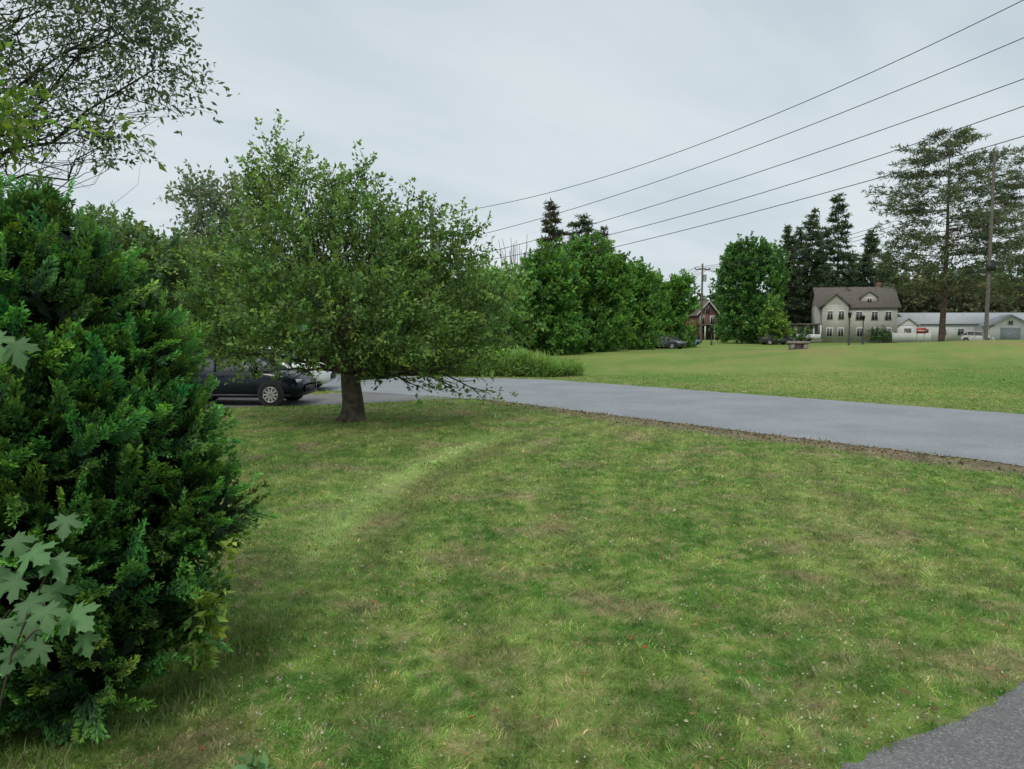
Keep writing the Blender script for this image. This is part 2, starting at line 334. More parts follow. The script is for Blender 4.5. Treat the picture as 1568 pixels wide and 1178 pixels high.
# ------------------------------------------------------------------ evergreen bush (front left)
def frond(L=1.0):
    P=[];D=[];l=[];t=[]
    nb=11
    for i in range(nb):
        s=(i+.5)/nb; bl=.44*(1-s*.72)*min(1,.5+s*2.5)
        for sg in (-1,1):
            d=np.array([.80,sg*.60,.12+.10*(i%3-1)]); d/=np.linalg.norm(d); o=np.array([s*L,0,.16*s*s])
            m=max(2,int(bl/.078))
            for j in range(m):
                q=(j+.4)/m; p=o+d*bl*q
                for s2 in (-1,0,1):
                    if s2==0 and j<m-1: continue
                    dd=d+np.array([.15,s2*.55,.3*((j+s2)%2)-.1]); P.append(p);D.append(dd);l.append(.145*(1.1-.35*q));t.append(.5*s+.5*q)
    P.append((L*.95,0,.15));D.append((1,0,.2));l.append(.16);t.append(1)
    return map(np.array,(P,D,l,t))
FP,FD,FL,FT=frond()
FP=FP.astype(float);FD=unit(FD.astype(float))
def fronds(name,C,O,SZ,c_in,c_out,parent,dark):
    n=len(C); m=len(FP); O=unit(O)
    upv=unit(np.array([0,0,1.])+rng.normal(0,.6,(n,3))); B=unit(np.cross(upv,O)); U=np.cross(O,B)
    M=np.stack([O,B,U],2)
    bend=rng.normal(0,.18,(n,1)); FPn=np.repeat(FP[None],n,0).copy(); FPn[:,:,1]+=bend*FPn[:,:,0]**2; FPn[:,:,2]+=rng.normal(.02,.14,(n,1))*FPn[:,:,0]**2
    FPn+=rng.normal(0,.018,FPn.shape)
    P=C[:,None,:]+np.einsum('nij,nmj->nmi',M,FPn)*SZ[:,None,None]
    D=np.einsum('nij,mj->nmi',M,FD)
    l=(SZ[:,None]*FL[None]*rng.uniform(.75,1.3,(n,m))).reshape(-1)
    D=D+rng.normal(0,.26,D.shape)
    Rr=unit(np.cross(D,U[:,None,:]+rng.normal(0,.45,D.shape))).reshape(-1,3)
    P=P.reshape(-1,3);D=unit(D.reshape(-1,3)); mpt=P+D*(l*.55)[:,None]; W=(l*.19)[:,None]
    V=np.stack([P,mpt+Rr*W,P+D*l[:,None],mpt-Rr*W],1).reshape(-1,3)
    tt=np.clip(FT[None]+rng.normal(0,.12,(n,m)),0,1)**1.6
    hue=rng.normal(0,.12,(n,1,1))
    col=np.array(c_in)*(1-tt[...,None])+np.array(c_out)*tt[...,None]
    col=col*dark[:,None,None]*np.concatenate([1+hue*1.5,1+0*hue,1-hue],2)
    return mk(name,V,np.arange(len(V)).reshape(-1,4),LEAF,np.repeat(col.reshape(-1,3),4,axis=0),parent)
bush=empty('evergreen_shrub',(-3.65,5.1,0))
lob=np.array([(0,0,1.35,1.25,1.25,1.2),(.45,-.25,1.25,1.02,1.0,1.05),(.1,-.1,2.30,.95,.95,.75),(-.45,-.6,1.0,1.05,1.0,1.0),(.15,-.75,.75,.90,.8,.70),
 (.85,.25,1.80,.50,.6,.62),(.62,.1,2.60,.30,.33,.46),(.02,-.1,2.85,.34,.38,.52),(-.7,.1,2.85,.5,.5,.6),(1.12,-.1,1.22,.56,.55,.42),(.75,-.55,.50,.5,.5,.45),(.35,-.8,1.6,.6,.55,.5),(-.5,-.9,1.95,.6,.5,.6),(-1.3,0,1.5,1.1,1.1,1.2),
 (1.05,.1,2.05,.28,.33,.28),(1.45,-.15,1.10,.40,.36,.20),(.6,-.7,1.15,.55,.5,.32),(.1,-1.1,1.3,.4,.35,.3),(.3,-.7,2.10,.45,.4,.32),(-.2,-1.15,.6,.55,.45,.4),(.9,-.4,1.6,.35,.35,.25),
 (1.15,-.5,.78,.46,.42,.30),(1.0,-.75,.40,.46,.42,.32),(.3,-1.2,.4,.4,.35,.33),(.35,.2,2.95,.2,.22,.32),(.95,.3,2.35,.18,.22,.28),(1.25,.0,1.62,.28,.3,.22),(1.3,-.35,.5,.32,.3,.24)])
w=lob[:,3]*lob[:,5]; w=w/w.sum(); n=9400; idx=rng.choice(len(lob),n,p=w); d=rdir(n)
C=lob[idx,:3]+d*lob[idx,3:6]*(rng.uniform(.72,1.06,n))[:,None]
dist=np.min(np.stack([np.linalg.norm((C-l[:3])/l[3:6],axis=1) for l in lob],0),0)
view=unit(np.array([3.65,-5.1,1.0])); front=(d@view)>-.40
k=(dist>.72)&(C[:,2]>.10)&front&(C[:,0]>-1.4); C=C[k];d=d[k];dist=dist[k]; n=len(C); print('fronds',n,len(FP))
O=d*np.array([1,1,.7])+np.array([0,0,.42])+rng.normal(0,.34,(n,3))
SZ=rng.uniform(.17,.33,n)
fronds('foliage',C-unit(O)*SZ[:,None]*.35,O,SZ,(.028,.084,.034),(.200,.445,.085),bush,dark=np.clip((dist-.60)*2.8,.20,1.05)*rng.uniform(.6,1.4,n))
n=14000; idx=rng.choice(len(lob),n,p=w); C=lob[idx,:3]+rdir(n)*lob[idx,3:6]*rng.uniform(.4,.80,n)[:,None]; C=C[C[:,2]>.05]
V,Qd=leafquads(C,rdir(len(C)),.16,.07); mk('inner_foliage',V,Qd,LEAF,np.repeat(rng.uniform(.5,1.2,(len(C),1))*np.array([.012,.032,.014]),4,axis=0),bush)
mb=MB()
for l in lob: mb.tube(bez((l[0]*.15,l[1]*.15,0),l[:3],(0,0,-.1),7),np.linspace(.06,.012,7),6)
mb.make('stems',BARKD,bush,True)
# ------------------------------------------------------------------ maple sapling leaves in front of the shrub
half=[(0,0),(.10,-.05),(.30,-.18),(.28,-.06),(.46,-.05),(.38,.06),(.30,.11),(.44,.18),(.62,.24),(.57,.33),(.66,.48),(.52,.46),(.42,.50),(.27,.38),(.19,.42),(.24,.58),(.31,.65),(.20,.69),(.15,.83),(.07,.84),(0,1.02)]
outl=np.array(half+[(-a,b) for a,b in half[-2:0:-1]],float)
def mapleleaves(name,base,stems,leafs,col):
    e=empty(name,base); mb=MB()
    for s in stems: mb.tube(np.array(s),np.linspace(.007,.003,len(s)),5)
    vs=[];fs=[];cs=[]
    for (p,dirv,nrm,sz) in leafs:
        D=unit(np.array(dirv,float)); Nn=unit(np.array(nrm,float)); R=unit(np.cross(D,Nn)); Nn=np.cross(R,D)
        b=len(vs); p=np.array(p)
        vs.append(p+D*sz*.2+Nn*sz*.02)
        tone=np.array(col)*rng.uniform(.6,1.25); cs.append(tone*1.15); cu=rng.uniform(.1,.45)
        for q in outl: vs.append(p+R*q[0]*sz+D*q[1]*sz-Nn*sz*(cu*q[0]**2+cu*.8*q[1]**2)+Nn*rng.normal(0,.014)*sz); cs.append(tone*(.8+.25*rng.random()))
        m=len(outl)
        for i in range(m): fs.append((b,b+1+i,b+1+(i+1)%m))
        mb.tube(np.array([p,p-D*sz*.4-np.array([0,0,.02])]),.0018,4)
    mb.make('stems',BARK,e); mk('leaves',vs,fs,LEAF,np.array(cs),e,False)
L=[]
def ml(u,v,d,dr,nr,sz): L.append(((bx(u,d)+1.95,d-3.3,hz(v,d)),dr,nr,sz))
for (u,v,sz) in [(30,850,.15),(90,795,.12),(62,905,.15),(15,895,.15),(88,950,.16),(35,965,.15),(5,830,.12),(70,860,.13),(110,985,.12),(-30,880,.16),(-20,960,.16),(-50,800,.15),(25,525,.13),(-10,515,.13),(45,1000,.12),(0,1010,.13),(50,940,.13),(20,930,.14)]:
    d=3.25+rng.uniform(-.15,.15); ml(u,v,d,(rng.normal(.3,.6),-.5,rng.normal(-.65,.3)),(rng.normal(.2,.35),-.8,.65),sz)
st=[[(-.6,0,0),(-.45,0,.5),(-.35,.02,.9),(-.2,0,1.2),(-.12,0,1.35)],[(-.35,.02,.9),(-.25,.03,1.0),(-.1,.04,1.08),(.0,.03,1.1)],[(-.45,0,.5),(-.5,0,1.2),(-.4,0,1.9),(-.25,0,2.25)]]
mapleleaves('maple_sapling',(-1.95,3.3,0),st,L,(.105,.215,.085))
def weed(name,base,n,H,c_in,c_out,L=.07,spread=.4,per=14):
    e=empty(name,base); mb=MB(); Cs=[];Os=[]
    for i in range(n):
        a=rng.uniform(0,6.28); r=spread*rng.random(); h=H*rng.uniform(.5,1.05)
        o=np.array([math.cos(a)*r*.4,math.sin(a)*r*.4,0]); tip=o+np.array([math.cos(a)*r,math.sin(a)*r,h])
        q=bez(o,tip,(0,0,h*.12),6); mb.tube(q,np.linspace(.003,.001,6),4)
        for f in np.linspace(.2,1,7): Cs.append(q[0]*(1-f)+tip*f+np.array([0,0,h*.06*math.sin(f*3.1)])); Os.append(unit(np.array([math.cos(a),math.sin(a),.6])))
    mb.make('stems',simple('green_stem',(.10,.14,.06),.7),e); foliage('leaves',np.array(Cs),np.array(Os),per,.10,.05,L,.45,c_in,c_out,e); return e
weed('climbing_vine',(-2.12,4.75,0),8,.95,(.08,.15,.03),(.22,.30,.06),.075,.22,8)
weed('broadleaf_weed',(-1.32,3.75,0),5,.09,(.08,.16,.07),(.14,.24,.10),.07,.12,2)
n=2600; a=rng.uniform(-2.6,.6,n); r=rng.normal(1.55,.15,n); x=-3.65+np.cos(a)*r*1.0+.2; y=5.1+np.sin(a)*r; h=rng.uniform(.04,.16,n)
P=np.stack([x,y,np.zeros(n)],1); D=np.stack([rng.normal(.1,.4,n),rng.normal(-.1,.4,n),np.ones(n)],1)
V,Qd=leafquads(P,D,h,.007); mk('tall_grass',V,Qd,LEAF,np.repeat(rng.uniform(.6,1.4,(n,1))*np.array([.17,.21,.08]),4,axis=0))
# ------------------------------------------------------------------ apple tree
D0=18.9
def lb(u,v,d,ru,rv,ry=None,dy=0):
    k=d/1141; return (bx(u,d),d+dy,hz(v,d),ru*k,(ry if ry else ru*k*.9),rv*k)
ap=[lb(530,455,D0,175,95,2.9),lb(465,325,D0,80,66,1.4),lb(430,262,D0,30,40,.8),lb(575,338,D0,66,44,1.2),lb(645,378,D0,74,50,1.2),lb(700,440,D0,60,62,1.2),
    lb(360,450,D0,60,75,1.3),lb(420,525,D0,98,36,1.9),lb(640,520,D0,105,42,1.9),lb(520,400,D0,150,84,2.3,-1.0),lb(540,490,D0,165,56,1.6,-2.0),lb(330,515,D0,42,42,1.0),lb(745,495,D0,38,54,.9),
    lb(510,282,D0,22,20,.4),lb(650,312,D0,16,24,.35),lb(388,300,D0,20,28,.4),lb(718,358,D0,18,24,.35),lb(715,548,D0,55,28,1.1),lb(600,560,D0,60,18,1.0),lb(768,450,D0,14,30,.4),lb(325,400,D0,22,30,.5),lb(560,275,D0,12,18,.3)]
bare=[((.15,-.05,1.2),(2.5,-.3,.95),(0,0,.45),.065),((.2,0,1.3),(3.0,.2,.85),(0,0,.55),.06),((.2,-.1,1.25),(1.5,-.7,1.05),(0,0,.25),.045),((-.2,-.1,1.25),(-1.8,-.5,1.3),(0,0,.15),.06)]
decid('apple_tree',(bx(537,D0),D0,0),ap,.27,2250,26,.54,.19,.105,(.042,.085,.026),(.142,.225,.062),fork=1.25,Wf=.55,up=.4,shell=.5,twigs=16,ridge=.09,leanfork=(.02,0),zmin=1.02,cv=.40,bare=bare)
# ------------------------------------------------------------------ top-left overhanging tree
T=9.2
tl=[lb(40,60,T,150,110,1.4),lb(190,60,T,90,85,1.0),(bx(250,T),T,hz(120,T),.60,.8,.6),lb(90,190,T,120,55,1.0),lb(-120,120,T,150,150,1.6),lb(245,20,T,60,65,.7),lb(120,-60,T,160,80,1.2),lb(180,225,T,40,30,.5)]
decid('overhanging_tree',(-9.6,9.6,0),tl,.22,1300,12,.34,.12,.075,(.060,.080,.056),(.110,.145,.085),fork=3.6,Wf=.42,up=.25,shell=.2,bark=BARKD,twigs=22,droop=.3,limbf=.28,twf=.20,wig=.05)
T=7.6
tl=[lb(-10,150,T,70,70,.6),lb(10,210,T,50,40,.5),lb(200,215,T,25,14,.3)]
decid('young_maple_tree',(-6.6,7.9,0),tl,.05,75,10,.25,.12,.10,(.09,.16,.03),(.17,.27,.05),fork=2.5,Wf=.5,up=.2,shell=.2,twigs=8)
# ------------------------------------------------------------------ trees behind, left
T=31
decid('maple_tree',(bx(345,T),T,0),[lb(335,315,T,46,38,1.6),lb(300,298,T,20,12,.8),lb(380,360,T,60,50,2),lb(325,400,T,50,60,1.8),lb(400,295,T,28,30,1)],.22,400,20,.7,.3,.19,(.095,.12,.085),(.16,.20,.125),fork=3,up=.5,shell=.3)
T=27
decid('shade_tree',(bx(215,T),T,0),[lb(215,428,T,80,70,2.5),lb(270,430,T,45,60,1.8),lb(170,378,T,60,44,2),lb(255,520,T,70,60,2)],.25,700,26,.6,.3,.2,(.055,.095,.045),(.12,.19,.07),fork=2,up=.4,shell=.5)
def mass(name,items,per,slen,L,c_in,c_out,dens=1.0,up=.3):
    e=empty(name,(0,0,0)); Cs=[];Os=[];mb=MB()
    for it in items:
        l=np.array(it,float); n=int(dens*l[3]*l[5]*1.0)+8; d=rdir(n); d[:,1]=np.where(rng.random(n)<.75,-abs(d[:,1]),d[:,1])
        C=l[:3]+d*l[3:6]*rng.uniform(.6,1.03,n)[:,None]; k=C[:,2]>.1; Cs.append(C[k]); Os.append(unit(d[k]+np.array([0,0,up])+rng.normal(0,.3,d[k].shape)))
        mb.tube(np.array([(l[0],l[1],0),(l[0]+.1,l[1],l[2]*.5),(l[0],l[1],l[2])]),np.array([.25,.2,.08])*min(1,l[3]/4),6)
    mb.make('stems',BARKD,e,True); foliage('foliage',np.concatenate(Cs),np.concatenate(Os),per,slen,slen*.5,L,.6,c_in,c_out,e,cv=.35); return e
it=[]
for u in range(-60,800,38):
    T=rng.uniform(46,52); h=rng.uniform(95,120) if u<700 else rng.uniform(70,100)
    it.append(lb(u,500-h*.25,T,rng.uniform(30,42),h*.75,2.5))
mass('background_trees',it,22,1.0,.34,(.045,.090,.030),(.125,.215,.060),dens=13)
G1=(.032,.082,.022);G2=(.108,.225,.043)
def row(name,u,d,lobs,tr=.3,ns=700,L=.30,ci=G1,co=G2,per=30,slen=.8,shell=.6,**k):
    return decid(name,(bx(u,d),d,0),[lb(a,b,d,c,e_) for a,b,c,e_ in lobs],tr,ns,per,slen,.42,L,ci,co,fork=2.2,shell=shell,twigs=3,cv=.42,**k)
row('broadleaf_tree',835,58,[(832,460,44,58),(812,475,34,50),(852,432,32,34),(840,515,55,35),(815,418,20,24),(840,400,16,18)],ns=850)
row('broadleaf_tree',905,63,[(900,450,50,58),(880,415,34,38),(925,430,36,38),(905,505,60,40),(905,388,24,20),(872,395,16,16),(945,415,16,18)],ns=1000)
row('broadleaf_tree',965,72,[(962,475,38,48),(958,440,24,30),(988,455,26,30),(965,515,48,28),(975,425,16,16)],ns=800)
row('broadleaf_tree',1015,84,[(1010,480,32,40),(1038,458,22,28),(998,452,20,26),(1020,512,40,26),(1040,438,12,12)],ns=720,L=.36)
row('broadleaf_tree',765,56,[(755,480,40,50),(735,455,30,32),(780,500,30,40),(720,500,45,45)],ns=800,co=(.145,.28,.06))
row('broadleaf_tree',1150,105,[(1150,450,42,70),(1142,402,30,36),(1168,425,30,50),(1125,440,26,50),(1148,500,52,25),(1120,405,14,16)],ns=1050,L=.42,slen=1.0,ci=(.035,.085,.025),co=(.085,.19,.045))
row('small_ornamental_tree',1183,98,[(1183,498,14,22),(1180,476,7,18),(1186,508,17,14)],tr=.12,ns=220,L=.32,co=(.17,.27,.06))
mb=MB(); 
for i in range(30):
    a=rng.uniform(-1,1); h=rng.uniform(8,11); q=bez((0,0,1.5),(a*2.4,rng.normal(0,1),h),(a*.4,0,0),8); q[1:]+=rng.normal(0,.10,(7,3)); mb.tube(q,np.linspace(.07,.02,8),4)
mb.tube([(0,0,0),(0,0,.9),(0,0,1.6)],.2,8)
e=empty('bare_tree',(bx(795,72),72,0)); mb.make('trunk_and_branches',simple('grey_bark',(.30,.28,.26),.9),e)
# long unmown grass on the far verge
n=2400; u=rng.uniform(0,1,n)**.8; x=-8+u*11.2; y=np.interp(x,[-10,-3.2,1.6,4],[37.6,35.9,35.2,36])+abs(rng.normal(0,1.2,n)); H=(1.15+.3*np.sin(x*1.9)+.2*np.sin(x*4.3+1))*np.clip((3.8-x)/3.4,.18,1); 
e=empty('roadside_tall_grass',(0,0,0)); C=np.stack([x,y,rng.random(n)*H*.55],1); O=unit(np.stack([rng.normal(0,.34,n),rng.normal(-.15,.3,n),np.ones(n)],1))
foliage('foliage',C,O,14,.30,.24,.48,.08,(.10,.17,.04),(.21,.31,.09),e,jd=.34)
n=420; k=rng.choice(len(C),n); C2=C[k]+np.array([-.8,.8,.25]); C2=C2[C2[:,0]<1.4]; foliage('broadleaf_weeds',C2,rdir(len(C2))+np.array([0,0,.8]),16,.3,.25,.2,.5,(.07,.15,.03),(.17,.31,.05),e)
# ------------------------------------------------------------------ conifers
SC=(.034,.052,.034);SO=(.085,.120,.065)
conifer('spruce_tree',(bx(843,100),102,0),hz(310,100),4.8,130,24,.55,(.055,.055,.042),(.105,.110,.078),tr=.25,Wf=.26,tiers=20,droop=.05,rise=.25)
conifer('spruce_tree',(bx(889,100),100,0),hz(334,100),5.6,120,24,.55,SC,SO,prof=lambda t:(1-t)**.5,tr=.25,Wf=.26,tiers=18)
conifer('spruce_tree',(bx(922,104),106,0),hz(350,104),5.0,100,22,.55,(.05,.05,.036),(.10,.105,.07),tr=.25,Wf=.26,tiers=16)
for u,v,d,R in [(1203,350,120,3.0),(1220,352,126,3.6),(1238,326,122,4.4),(1277,302,118,5.2),(1255,352,130,3.6),(1328,356,118,4.2),(1352,388,130,4.5),(1302,395,132,4.4),(1190,392,124,3.4),(1380,420,135,5)]:
    conifer('spruce_tree',(bx(u,d),d,0),hz(v,d),R,int(110),22,.56,SC,SO,prof=(lambda t:(1-t)**.75+.02),tr=.25,Wf=.28,tiers=22,z0=.05)
PP=lambda t: np.interp(t,[0,.25,.32,.5,.7,.85,.95,1],[.95,1,1.0,.95,.85,.66,.48,.2])
D1=86
conifer('pine_tree',(bx(1441,D1),D1,.2),hz(208,D1),8.8,140,26,.52,(.055,.065,.045),(.115,.138,.080),z0=.26,prof=PP,tr=.36,droop=-.02,inner=.32,ca=.17,Wf=.22,vj=.03,tiers=24,rise=.16)
conifer('pine_tree',(bx(1575,100),100,.2),hz(225,100),7.6,90,24,.55,(.055,.065,.045),(.112,.132,.075),z0=.22,prof=PP,tr=.30,droop=-.02,inner=.35,ca=.16,Wf=.20,vj=.02,tiers=18,rise=.16)
it=[]
for u in list(range(1085,1800,22)):
    d=rng.uniform(140,155); h=rng.uniform(55,82) if u>1190 else rng.uniform(35,50); it.append(lb(u,500-h*.3,d,rng.uniform(20,28),h*.72,6))
for u in range(560,1060,22):
    d=rng.uniform(150,165); h=rng.uniform(40,60); it.append(lb(u,500-h*.3,d,22,h*.72,6))
for u in range(-500,560,26):
    d=rng.uniform(90,100); h=rng.uniform(60,80); it.append(lb(u,500-h*.3,d,30,h*.72,5))
mass('distant_trees',it,16,2.0,.85,(.032,.056,.030),(.078,.125,.056),dens=3.6)
it=[]
for u in range(1515,1800,24): it.append(lb(u,470,124,24,36,4))
for u in range(1350,1540,22): it.append(lb(u,458+rng.uniform(-6,6),132,20,28,4))
mass('distant_shrubs',it,16,1.4,.6,(.06,.062,.042),(.13,.13,.075),dens=5)
it=[lb(u,513,109,9,10,1) for u in (1205,1218,1232,1338,1352)]
mass('foundation_shrubs',it,16,.5,.3,(.03,.06,.02),(.08,.15,.04),dens=14)
xs=np.linspace(-900,1300,160); hh=28+14*np.sin(xs*.006+1)+8*np.sin(xs*.017)+rng.normal(0,.5,160)
V=np.concatenate([np.stack([xs,np.full(160,900.),np.zeros(160)],1),np.stack([xs,np.full(160,1050.),hh+8],1),np.stack([xs,np.full(160,1250.),np.zeros(160)],1)])
i=np.arange(159); Q=np.concatenate([np.stack([i,i+1,i+161,i+160],1),np.stack([i+160,i+161,i+321,i+320],1)])
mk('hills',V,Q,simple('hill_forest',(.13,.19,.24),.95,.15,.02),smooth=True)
# ------------------------------------------------------------------ buildings
WHT=simple('white_siding',(.62,.63,.62),.7,.06,1.2); CRM=simple('cream_siding',(.40,.39,.345),.75,.10,1.2)
ROOFB=simple('shingle_brown',(.115,.098,.088),.9,.25,4); ROOFG=simple('metal_roof_grey',(.33,.35,.37),.6,.1,2); TRIM=simple('white_trim',(.62,.62,.60),.6,.05)
GLS=simple('window_glass',(.03,.035,.04),.15,.3,2,spec=.6); BRK=simple('brick',(.15,.07,.055),.85,.35,9); CONC=simple('concrete',(.24,.215,.19),.85,.2,5,bump=.3)
DOOR=simple('door_paint',(.12,.10,.09),.6,.1); BLACK=simple('black_metal',(.02,.02,.022),.5,.2)
def cbox(name,par,x0,x1,y0,y1,z0,z1,mat):
    m=MB(); m.box(x0,x1,y0,y1,z0,z1); return m.make(name,mat,par)
def gable(name,par,x0,x1,y0,y1,z0,h,wall,roof,along='x',ov=.35,th=.18):
    m=MB(); r=MB()
    if along=='x':
        ym=(y0+y1)/2
        for x in (x0,x1): m.add([(x,y0,z0),(x,ym,z0),(x,y1,z0),(x,ym,z0+h)],[(0,1,2,3)])
        for ya in (y0,y1):
            s=math.copysign(ov,ya-ym); k=h/abs(ya-ym)*ov
            a=[(x0-ov,ya+s,z0-k),(x1+ov,ya+s,z0-k),(x1+ov,ym,z0+h),(x0-ov,ym,z0+h)]; r.add(a+[(p[0],p[1],p[2]+th) for p in a],[(0,1,2,3),(4,5,6,7),(0,1,5,4),(1,2,6,5),(3,0,4,7)])
    else:
        xm=(x0+x1)/2
        for y in (y0,y1): m.add([(x0,y,z0),(xm,y,z0),(x1,y,z0),(xm,y,z0+h)],[(0,1,2,3)])
        for xa in (x0,x1):
            s=math.copysign(ov,xa-xm); k=h/abs(xa-xm)*ov
            a=[(xa+s,y0-ov,z0-k),(xa+s,y1+ov,z0-k),(xm,y1+ov,z0+h),(xm,y0-ov,z0+h)]; r.add(a+[(p[0],p[1],p[2]+th) for p in a],[(0,1,2,3),(4,5,6,7),(0,1,5,4),(1,2,6,5),(3,0,4,7)])
    m.make(name+'_gable_walls',wall,par); r.make(name+'_roof',roof,par)
def wins(par,lst,y,w=.9,h=1.4):
    f=MB();g=MB()
    for (x,z) in lst:
        f.box(x-w/2-.1,x+w/2+.1,y-.05,y-.003,z-.1,z+h+.12); g.box(x-w/2,x-.03,y-.07,y-.053,z,z+h); g.box(x+.03,x+w/2,y-.07,y-.053,z,z+h)
    f.make('window_frames',TRIM,par); g.make('window_panes',GLS,par)
d=110; h=empty('two_storey_house',(bx(1311,d),d,0),math.radians(-14)); h.scale=(.96,.96,.96)
cbox('walls',h,-5.6,5.6,0,8,0,5.6,CRM); gable('main',h,-5.6,5.6,0,8,5.6,2.9,CRM,ROOFB)
cbox('front_wing_walls',h,-5.2,-1.6,-1.6,-.003,0,5.8,CRM); gable('wing',h,-5.2,-1.6,-1.6,3,5.8,1.6,CRM,ROOFB,'y')
cbox('dormer_walls',h,.6,2.8,.6,3,6.0,7.0,CRM); gable('dormer',h,.6,2.8,.6,4,7.0,.8,CRM,ROOFB,'y',.2)
wins(h,[(.2,3.5),(2.4,3.5),(4.3,3.5),(.4,1),(2.4,1),(4.3,1)],0,.8,1.2); wins(h,[(-4.2,3.6),(-2.6,3.6),(-4.2,1),(-2.6,1)],-1.6,.7,1.2); wins(h,[(1.7,6.2)],.6,.6,.6)
cbox('chimney',h,3.4,4.1,4.2,4.9,6,9.4,BRK)
cbox('porch_floor',h,-9.2,-5.25,-2,3,0,.5,CONC); cbox('porch_roof',h,-9.5,-5.65,-2.4,3.4,2.7,2.95,ROOFB); cbox('porch_wall',h,-8.9,-5.65,-.3,2.8,.5,2.698,CRM)
m=MB(); [m.box(x-.12,x+.12,-1.95,-1.71,.5,2.698) for x in (-9,-7.7,-6.5,-5.5)]; m.box(-9.0,-5.5,-2.05,-1.96,.5,1.3); m.make('porch_columns',TRIM,h)
d=116; h=empty('white_garage_building',(bx(1395,d),d,0),math.radians(-5))
cbox('walls',h,0,26,0,9,0,2.9,WHT); gable('main',h,0,26,0,9,2.9,1.5,WHT,ROOFG); wins(h,[(2,1.1),(4.6,1.1),(7.2,1.1),(16,1.1),(18.5,1.1)],0,.8,.9)
m=MB(); [m.box(x,x+2.6,-.06,-.004,0,2.3) for x in (9.2,12.6,20.5)]; m.make('garage_doors',simple('garage_door',(.4,.42,.42),.6,.05),h)
cbox('wing_walls',h,-3.0,-.004,-2,6,0,2.5,WHT); gable('wing',h,-3.0,-.004,-2,6,2.55,1.1,WHT,ROOFG,'y',.25); cbox('wing_door',h,-2,-1.0,-2.06,-2.004,0,2.1,DOOR)
h=empty('white_shed',(bx(1545,104),104,0),math.radians(-20)); cbox('walls',h,-2.4,2.4,0,5,0,2.6,WHT); gable('main',h,-2.4,2.4,0,5,2.6,1.3,WHT,ROOFG,'y'); cbox('door',h,-1.2,1.2,-.06,-.004,0,2.2,simple('shed_door',(.3,.33,.35),.6)); wins(h,[(0,2.7)],0,.5,.5)
def bhouse(u,d,w,rot,eave,pk,mat):
    h=empty('brick_house',(bx(u,d),d,0),math.radians(rot)); cbox('walls',h,-w/2,w/2,0,8,0,eave,mat); gable('main',h,-w/2,w/2,0,8,eave,pk,mat,ROOFB,'y')
    m=MB(); m.add([(-w/2-.36,-.42,eave-.30),(0,-.42,eave+pk-.02),(0,-.42,eave+pk+.28),(-w/2-.36,-.42,eave-.0)],[(0,1,2,3)]); m.add([(w/2+.36,-.42,eave-.30),(0,-.42,eave+pk-.02),(0,-.42,eave+pk+.28),(w/2+.36,-.42,eave-.0)],[(0,1,2,3)]); m.make('gable_trim',TRIM,h)
    wins(h,[(-w/4,eave-1.8),(w/4,eave-1.8),(-w/4,1),(0,eave+.1)],0); cbox('porch_roof',h,-w/2,w/2,-2.2,-.08,2.6,2.8,ROOFB); m=MB();[m.box(x-.09,x+.09,-2.1,-1.92,0,2.6) for x in (-w/2+.2,0,w/2-.2)]; m.make('porch_columns',TRIM,h); cbox('door',h,w/4-.5,w/4+.5,-.06,-.004,.2,2.2,DOOR)
bhouse(1082,134,4.6,25,4.6,2.2,BRK); bhouse(1125,134,6.0,-5,2.6,1.3,BRK); bhouse(786,78,6,0,3.2,1.8,BRK)
it=[lb(1062,508,118,8,14,1.2),lb(1098,505,120,10,16,1.5),lb(1110,512,116,9,9,1.2),lb(1140,514,112,14,8,1.2)]
mass('yard_bushes',it,16,.6,.35,(.03,.06,.02),(.08,.15,.04),dens=9)
# ------------------------------------------------------------------ street furniture
WOOD=simple('weathered_wood',(.13,.115,.10),.9,.3,6,bump=.4)
def upole(name,u,d,top,arms=True,r=.14,trans=False):
    e=empty(name,(bx(u,d),d,0)); m=MB(); m.tube([(0,0,-.1),(0,0,top*.5),(0,0,top)],np.array([r,r*.85,r*.7]),10)
    if arms:
        m.box(-1.1,1.1,-.06,.06,top-.9,top-.76)
        for x in (-1,-.4,.4,1): m.tube([(x,0,top-.76),(x,0,top-.6)],.05,6)
    m.make('pole',WOOD,e)
    if trans:
        t=MB(); t.tube([(.35,-.1,top-2.6),(.35,-.1,top-1.6)],.24,10); t.make('transformer',simple('transformer_grey',(.35,.36,.37),.5),e)
    return e
upole('utility_pole',663,42.95,hz(322,42.95),False,.16,True)
upole('utility_pole',1073,110,hz(405,110),True,.17,True); upole('utility_pole',1272,120,hz(432,120),True,.15); 
e=upole('utility_pole',784+1141*1.743,14,16.6,True,.2)
d=62; e=empty('street_lamp',(bx(1508,d),d,.0)); zt=hz(240,d); m=MB(); m.tube([(0,0,-.3),(0,0,zt*.5),(0,0,zt)],np.array([.17,.14,.11]),10); m.make('pole',WOOD,e)
m=MB(); m.tube(bez((0,0,zt-.9),(1.0,-.2,zt-.1),(-.1,0,.35)),.04,6); m.make('arm',BLACK,e); m=MB(); m.tube([(.8,-.16,zt-.12),(1.15,-.2,zt-.08),(1.5,-.25,zt-.1)],np.array([.05,.16,.06]),8); m.make('lamp_head',simple('lamp_grey',(.3,.3,.3),.5),e)
m=MB(); m.box(-.35,.35,-.3,-.2,zt*.42,zt*.42+.7); m.box(-.05,.05,-.198,-.1,zt*.42,zt*.42+.8); m.make('pole_box',BLACK,e)
